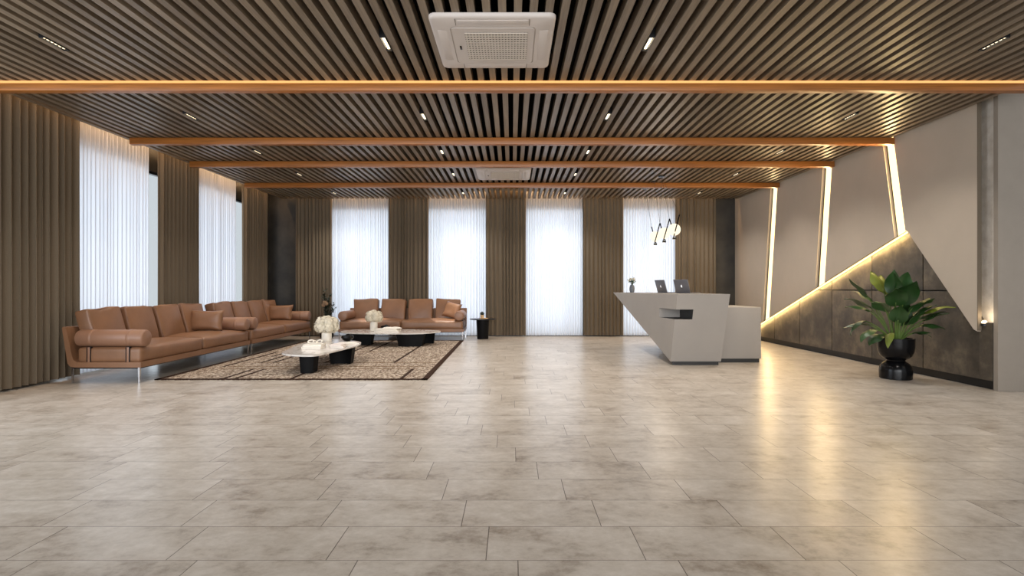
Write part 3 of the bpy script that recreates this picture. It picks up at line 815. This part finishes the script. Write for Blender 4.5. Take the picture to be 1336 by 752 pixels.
me = bpy.data.meshes.new_from_object(body.evaluated_get(dg)); body.modifiers.clear(); body.data = me
bpy.data.objects.remove(cut, do_unlink=True)
bm = BM(); prism(bm, [(2.50, 8.485), (3.22, 8.485), (3.22, 11.1)], lambda u, v, d: (u - O.x, v - O.y, d), 0, .06); obj('plinth', bm, DARKPLINTH, r, smooth=False)
bm = BM(); box(bm, (3.625 - O.x, 9.27 - O.y, .478), (.75, 1.06, .826), .004); obj('return_counter', bm, COUNTER, r)
bm = BM(); box(bm, (3.625 - O.x, 9.28 - O.y, .0325), (.72, 1.02, .065)); obj('return_plinth', bm, DARKPLINTH, r, smooth=False)

def laptop(loc, rz, label):
    r = thing('laptop', label, 'laptop', loc, rz, 'grey laptops on the reception desk')
    bm = BM(); box(bm, (0, 0, .008), (.33, .23, .014), .004); obj('base', bm, LAPTOP, r)
    bm = BM(); box(bm, (0, -.01, .0155), (.28, .10, .001)); obj('keyboard', bm, BLACK, r, smooth=False)
    M = Matrix.Translation((0, .112, .014)) @ Matrix.Rotation(math.radians(-16), 4, 'X')
    bm = BM(); box(bm, (0, .004, .115), (.33, .007, .23), .003, M=M); l = obj('lid', bm, LAPTOP, r)
    bm = BM(); box(bm, (0, -.0002, .116), (.31, .001, .20), M=M); obj('screen', bm, SCREEN, l, smooth=False)
    bm = BM()                                        # pale fruit-like emblem with a leaf
    pts = []
    for q in range(28):
        a = 2 * PI * q / 28; R_ = .021 * (1 - .10 * math.exp(-((a - PI / 2) / .35) ** 2) - .08 * math.exp(-((a - 1.5 * PI) / .3) ** 2))
        x, z = R_ * math.cos(a), R_ * 1.05 * math.sin(a)
        if x > .012: x = .012 + (x - .012) * -.35
        pts.append((x, z + .112))
    prism(bm, pts, lambda u, v, d: M @ Vector((-u, d, v)), .0074, .0084)
    prism(bm, [(.000, .139), (.004, .146), (.011, .150), (.008, .142)], lambda u, v, d: M @ Vector((-u, d, v)), .0074, .0084)
    obj('emblem', bm, EMBLEM, l, smooth=False)
    return r
laptop((2.80, 9.75, DZ + .0005), math.radians(-255), 'grey laptop standing open nearer the vase on the desk')
laptop((2.98, 9.20, DZ + .0005), math.radians(-243), 'grey laptop standing open at the right end of the desk')
r = thing('vase', 'small grey ribbed vase at the left tip of the reception desk', 'vase', (2.36, 10.70, DZ + .0005))
bm = BM(); lathe(bm, [(0, 0), (.032, 0), (.044, .02), (.050, .06), (.049, .10), (.040, .135), (.028, .15), (.026, .156), (.020, .156), (.022, .14), (0, .12)], 28); obj('vessel', bm, VASEGREY, r)
r = thing('flower_bouquet', 'small white and green posy in the grey desk vase', 'flowers', (2.36, 10.70, DZ + .13)); rn = random.Random(9)
bm = BM(); bw_ = BM()
for q in range(26):
    a = q * 2.4; t = rn.uniform(.15, 1); tip = Vector((.10 * t * math.cos(a), .10 * t * math.sin(a), .05 + .12 * (1 - t * t * .6) * rn.uniform(.7, 1)))
    tube(bm, [(0, 0, .0), tip * .5 + Vector((0, 0, .02)), tip], .0022, 4)
    for s in range(3):
        d = Vector((rn.uniform(-1, 1), rn.uniform(-1, 1), rn.uniform(.1, 1))).normalized(); e = d.orthogonal().normalized()
        b_ = tip * rn.uniform(.5, .95); bm.faces.new([bm.verts.new(v) for v in (b_, b_ + d * .02 + e * .008, b_ + d * .042, b_ + d * .02 - e * .008)])
    if q % 2 == 0: floret_head(bw_, tip, .011, 8, rn, .011)
obj('leaves', bm, LEAF, r); obj('blossoms', bw_, PETAL, r, angle=None)

# ------------------------------------------------------------------ pendant lamp
r = thing('pendant_lamp', 'pendant of three glowing globes on a black zigzag rod above the desk', 'pendant lamp', (2.92, 10.44, 2.09))
O = Vector((2.92, 10.44, 2.09))
Z0, Z1 = 2.09, 2.48
zig = [(11.39, Z1), (11.09, Z0), (10.74, Z1), (10.44, Z0), (10.09, Z1), (9.78, Z0), (9.49, Z1)]
bm = BM(); pts = []
for i in range(len(zig) - 1):
    (ya, za), (yb, zb) = zig[i], zig[i + 1]
    dn = zb < za; a_, b_ = (0, .022) if dn else (-.022, 0)
    tube(bm, [Vector((2.92 + a_, ya, za)) - O, Vector((2.92 + b_, yb, zb)) - O], .011, 8)
for (y, z) in (zig[1], zig[3], zig[5]):
    tube(bm, [Vector((2.888, y, z)) - O, Vector((2.952, y, z)) - O], .018, 8)
obj('zigzag_rod', bm, BLACK, r)
for (y, z) in (zig[1], zig[3], zig[5]):
    bm = BM(); ball(bm, Vector((2.92, y, z + .160)) - O, .108, 28, 18); obj('globe', bm, GLOBE, r)
can = [11.9, 11.17, 10.62]
for y in can:
    bm = BM(); lathe(bm, [(0, -.025), (.06, -.025), (.064, -.02), (.064, 0), (0, 0)], 24, Vector((2.92, y, CH)) - O); obj('canopy', bm, BLACK, r)
for (yz, yc) in ((zig[0], 11.9), (zig[2], 11.17), (zig[2], 10.62), (zig[4], 10.62), (zig[6], 10.62)):
    bm = BM(); tube(bm, [Vector((2.92, yz[0], yz[1])) - O, Vector((2.92, yc, CH - .02)) - O], .0028, 5); obj('cord', bm, DARKMETAL, r)
for (y, z) in (zig[1], zig[3], zig[5]):
    lamp('POINT', 'globe_lamp', (2.92, y, z - .02), (0, 0, 0), 6, (1, .82, .6), shadow_soft_size=.1)

# ------------------------------------------------------------------ big plant by the stone wall
PL = Vector((5.09, 7.22, 0))
r = thing('potted_plant', 'tall broad-leaved green plant in a glossy black hourglass pot by the stone wall', 'potted plant', PL)
bm = BM(); lathe(bm, [(0, 0), (.178, 0), (.186, .008), (.188, .11), (.180, .16), (.155, .20), (.118, .225), (.105, .238), (.108, .25), (.14, .268), (.18, .305), (.203, .36), (.212, .43), (.215, .535), (.203, .537), (.198, .50), (0, .50)], 48); obj('pot', bm, BLACK, r)
bm = BM(); lathe(bm, [(0, .515), (.10, .512), (.198, .503)], 28, close=False); obj('soil', bm, SOIL, r)
def leaf(base, tip_dir, length, width, arch, stalk, m, parent, seed, roll=0.0):
    """stalk rising from base then a broad blade arching outward; tip_dir azimuth"""
    rnd = random.Random(seed); a = tip_dir; out = Vector((math.cos(a), math.sin(a), 0)); side = Vector((-math.sin(a), math.cos(a), 0))
    N = 16; pts = []
    p = Vector(base); ang = math.radians(stalk[1]); seg = stalk[0] / 5
    spine = [p.copy()]
    for q in range(5):
        p = p + (out * math.cos(ang) + Vector((0, 0, 1)) * math.sin(ang)) * seg; ang -= math.radians(stalk[2]) / 5; spine.append(p.copy())
    ns = len(spine) - 1
    for q in range(N):
        p = p + (out * math.cos(ang) + Vector((0, 0, 1)) * math.sin(ang)) * (length / N); ang -= math.radians(arch) / N; spine.append(p.copy())
    bm = BM(); tube(bm, spine[:ns + 3], [.011 - .0008 * q for q in range(ns + 3)], 6, mi=1)
    rowsL = []
    for q in range(N + 1):
        t = q / N; w = width * (math.sin(PI * min(1, t * .97 + .03) ** .75) ** .8) * (1 if t < .98 else .4)
        c = spine[ns + q]; tan = (spine[min(ns + q + 1, len(spine) - 1)] - spine[ns + q - 1]).normalized(); up = side.cross(tan)
        if up.z < 0 and False: up = -up
        sd = side * math.cos(roll) + up * math.sin(roll); up2 = up * math.cos(roll) - side * math.sin(roll)
        wav = .06 * width * math.sin(t * 9 + seed)
        row = []
        for u in (-1, -.6, -.25, 0, .25, .6, 1):
            row.append(bm.verts.new(c + sd * u * w / 2 + up2 * (abs(u) * w * .16 + wav * u * u - .004)))
        rowsL.append(row)
    for a_, b_ in zip(rowsL, rowsL[1:]):
        for q in range(6): bm.faces.new((a_[q], a_[q + 1], b_[q + 1], b_[q]))
    return obj('leaf', bm, [m, STALK], parent, angle=None)
# (azimuth deg, blade length, width, arch, (stalk length, start angle, bend), material)
LV = [(180, .36, .11, 22, (.66, 66, 12), LEAF), (186, .38, .14, 60, (.50, 62, 26), LEAF), (178, .34, .15, 130, (.42, 52, 36), LEAF), (198, .34, .10, 80, (.34, 42, 36), LEAF),
      (212, .38, .17, 60, (.44, 70, 20), LEAF), (235, .40, .19, 50, (.50, 76, 16), LEAF), (262, .44, .21, 56, (.50, 82, 12), LEAF), (285, .38, .19, 66, (.42, 78, 20), LEAF),
      (308, .38, .17, 60, (.48, 74, 18), LEAF), (322, .44, .13, 50, (.44, 66, 24), LEAF), (316, .48, .12, 62, (.54, 64, 18), LEAF2), (310, .40, .09, 30, (.46, 58, 22), LEAF),
      (330, .32, .13, 50, (.56, 76, 12), LEAF2), (85, .34, .17, 50, (.62, 84, 8), LEAF2), (112, .34, .17, 46, (.66, 84, 8), LEAF2), (140, .34, .17, 60, (.52, 76, 16), LEAF),
      (158, .36, .15, 60, (.48, 70, 20), LEAF), (245, .30, .16, 30, (.26, 76, 10), LEAF), (290, .30, .15, 36, (.24, 72, 14), LEAF), (300, .28, .10, 50, (.24, 46, 20), LEAF),
      (192, .28, .14, 90, (.18, 46, 40), LEAF), (222, .28, .08, 110, (.20, 60, 60), LEAF2), (312, .26, .11, 70, (.24, 50, 30), LEAF), (275, .38, .17, 10, (.20, 84, 4), LEAF),
      (60, .32, .12, 8, (.64, 86, 2), LEAF), (228, .32, .16, 22, (.62, 84, 4), LEAF), (174, .34, .12, 60, (.36, 48, 30), LEAF), (318, .36, .15, 80, (.38, 58, 30), LEAF), (268, .34, .16, 30, (.60, 86, 4), LEAF)]
for i, (az, Ln, W_, ar, st, m) in enumerate(LV):
    a = math.radians(az); leaf((.05 * math.cos(a), .05 * math.sin(a), .50), a, Ln * (.78 if 295 < az < 335 else 1.0), W_ * 1.3, ar, (st[0] * (.78 if 295 < az < 335 else 1.0), st[1], st[2]), m, r, i + 1, .25 * math.sin(i * 2.3))

# ------------------------------------------------------------------ dark plant in the far left corner
r = thing('potted_plant', 'dark slender plant in a black pot behind the corner sofa', 'potted plant', (-4.42, 12.98, 0))
bm = BM(); lathe(bm, [(0, 0), (.13, 0), (.16, .05), (.175, .36), (.17, .38), (.155, .38), (.15, .34), (0, .34)], 32); obj('pot', bm, BLACK, r)
bm = BM(); lathe(bm, [(0, .355), (.152, .35)], 24, close=False); obj('soil', bm, SOIL, r)
rn = random.Random(21)
bms, bml = BM(), BM()
for q in range(9):
    a = q * 2.4; R_ = rn.uniform(.05, .24); h = rn.uniform(.65, 1.22)
    pts = [Vector((.03 * math.cos(a), .03 * math.sin(a), .34)), Vector((R_ * .4 * math.cos(a), R_ * .4 * math.sin(a), .34 + (h - .34) * .5)), Vector((R_ * math.cos(a), R_ * math.sin(a), h))]
    tube(bms, pts, [.007, .006, .003], 6)
    for s in range(26):
        t = rn.uniform(.25, 1); c = pts[1].lerp(pts[2], (t - .5) * 2) if t > .5 else pts[0].lerp(pts[1], t * 2)
        d = Vector((rn.uniform(-1, 1), rn.uniform(-1, 1), rn.uniform(-.4, .8))).normalized(); e = d.cross(Vector((0, 0, 1))).normalized() if abs(d.z) < .95 else Vector((1, 0, 0))
        l = rn.uniform(.06, .11); bml.faces.new([bml.verts.new(v) for v in (c, c + d * l * .5 + e * l * .26, c + d * l, c + d * l * .5 - e * l * .26)])
obj('stems', bms, DARKLEAF, r); obj('foliage', bml, DARKLEAF, r)
bm = BM(); rn = random.Random(2)
for c in ((-.02, -.16, .80), (.04, -.15, .83), (.01, -.17, .86)): floret_head(bm, c, .035, 24, rn, .03)
obj('dried_flower', bm, mat('dried', rgb(160, 132, 104), .8, var=.2), r, angle=None)

# ------------------------------------------------------------------ light
def area(name, loc, rot, sx, sy, energy, color, spread=None):
    o = lamp('AREA', name, loc, rot, energy, color, shape='RECTANGLE', size=sx, size_y=sy)
    if spread: o.data.spread = math.radians(spread)
    return o
DAY = (.86, .91, 1.0)
for a, b in back_win: area('daylight', ((a + b) / 2, YW + .6, 1.65), (-PI / 2, 0, 0), b - a + .2, 3.1, 37, DAY)
for a, b in left_win: area('daylight', (XW - .6, (a + b) / 2, 1.65), (PI / 2, 0, -PI / 2), b - a + .2, 3.1, 44, DAY)
area('side_daylight', (-6.3, 3.0, 1.8), (PI / 2, 0, -PI / 2), 4.4, 3.0, 170, (.80, .89, 1.0))
area('front_fill', (0, -3.6, 2.0), (PI / 2, 0, 0), 11, 3.2, 340, (.95, .97, 1.0), 100)  # added fill behind the camera, standing in for an unseen glazed front
area('cove_light', (bx(660), 13.40, 3.70), (0, 0, 0), 10.4, .06, 50, (1.0, .58, .28))
area('cove_light', (-5.80, 9.5, 3.70), (0, 0, PI / 2), 7.4, .06, 46, (1.0, .60, .30))
for S in (S1, S2, S3):
    (t0, t1), (b0, b1) = S; a = Vector((5.58, (t0 + t1) / 2, CH - .02)); b = Vector((5.58, (b0 + b1) / 2, diag((b0 + b1) / 2) + .03)); d = (b - a).normalized()
    M = Matrix((d, Vector((1, 0, 0)).cross(d), Vector((1, 0, 0)))).transposed()
    o = area('slot_light', (a + b) / 2, (0, 0, 0), (b - a).length, .12, 26, (1.0, .70, .34)); o.rotation_euler = M.to_euler()
lamp('POINT', 'spotlight_lamp', (5.60, 6.43, .87), (0, 0, 0), .8, (1, .8, .55), shadow_soft_size=.03)
for x in (-3.22, -1.52):
    lamp('SPOT', 'seat_patch_fill', (x, 12.05, 3.3), (math.radians(12), 0, 0), 420, (1.0, .92, .8), spot_size=math.radians(15), spot_blend=.15, shadow_soft_size=.02)  # added spots without fixtures, making bright patches on the facing sofa's seat
p0, p1 = Vector((5.555, 7.72, diag(7.72) - .02)), Vector((5.555, 12.9, diag(12.9) - .02))
d = (p1 - p0).normalized(); nn = Vector((.45, 0, 0)) + Vector((0, -d.z, d.y)) * -1; nn -= d * nn.dot(d); nn.normalize()
M = Matrix((d, (-nn).cross(d), -nn)).transposed()
o = area('wall_wash', (p0 + p1) / 2, (0, 0, 0), (p1 - p0).length, .015, 20, (1.0, .66, .26)); o.rotation_euler = M.to_euler()
w = bpy.data.worlds.new('sky'); scene.world = w; w.use_nodes = True
bg = w.node_tree.nodes['Background']; bg.inputs[0].default_value = (.93, .96, 1.0, 1); bg.inputs[1].default_value = .8

# ------------------------------------------------------------------ camera and colour
cam = bpy.data.cameras.new('camera'); co = bpy.data.objects.new('camera', cam); COL.objects.link(co)
cam.sensor_fit = 'HORIZONTAL'; cam.sensor_width = 36; cam.lens = 36 * 710 / 1336
co.location = (0, 0, 1.2); co.rotation_euler = (PI / 2, 0, 0); cam.clip_start = .05
scene.camera = co
scene.view_settings.view_transform = 'Standard'
scene.view_settings.look = 'None'
scene.view_settings.exposure = 0.0
c = scene.cycles
c.max_bounces = 8; c.diffuse_bounces = 5; c.glossy_bounces = 4; c.transmission_bounces = 4; c.transparent_max_bounces = 8
c.sample_clamp_indirect = 6; c.caustics_reflective = False; c.caustics_refractive = False
c.use_denoising = True
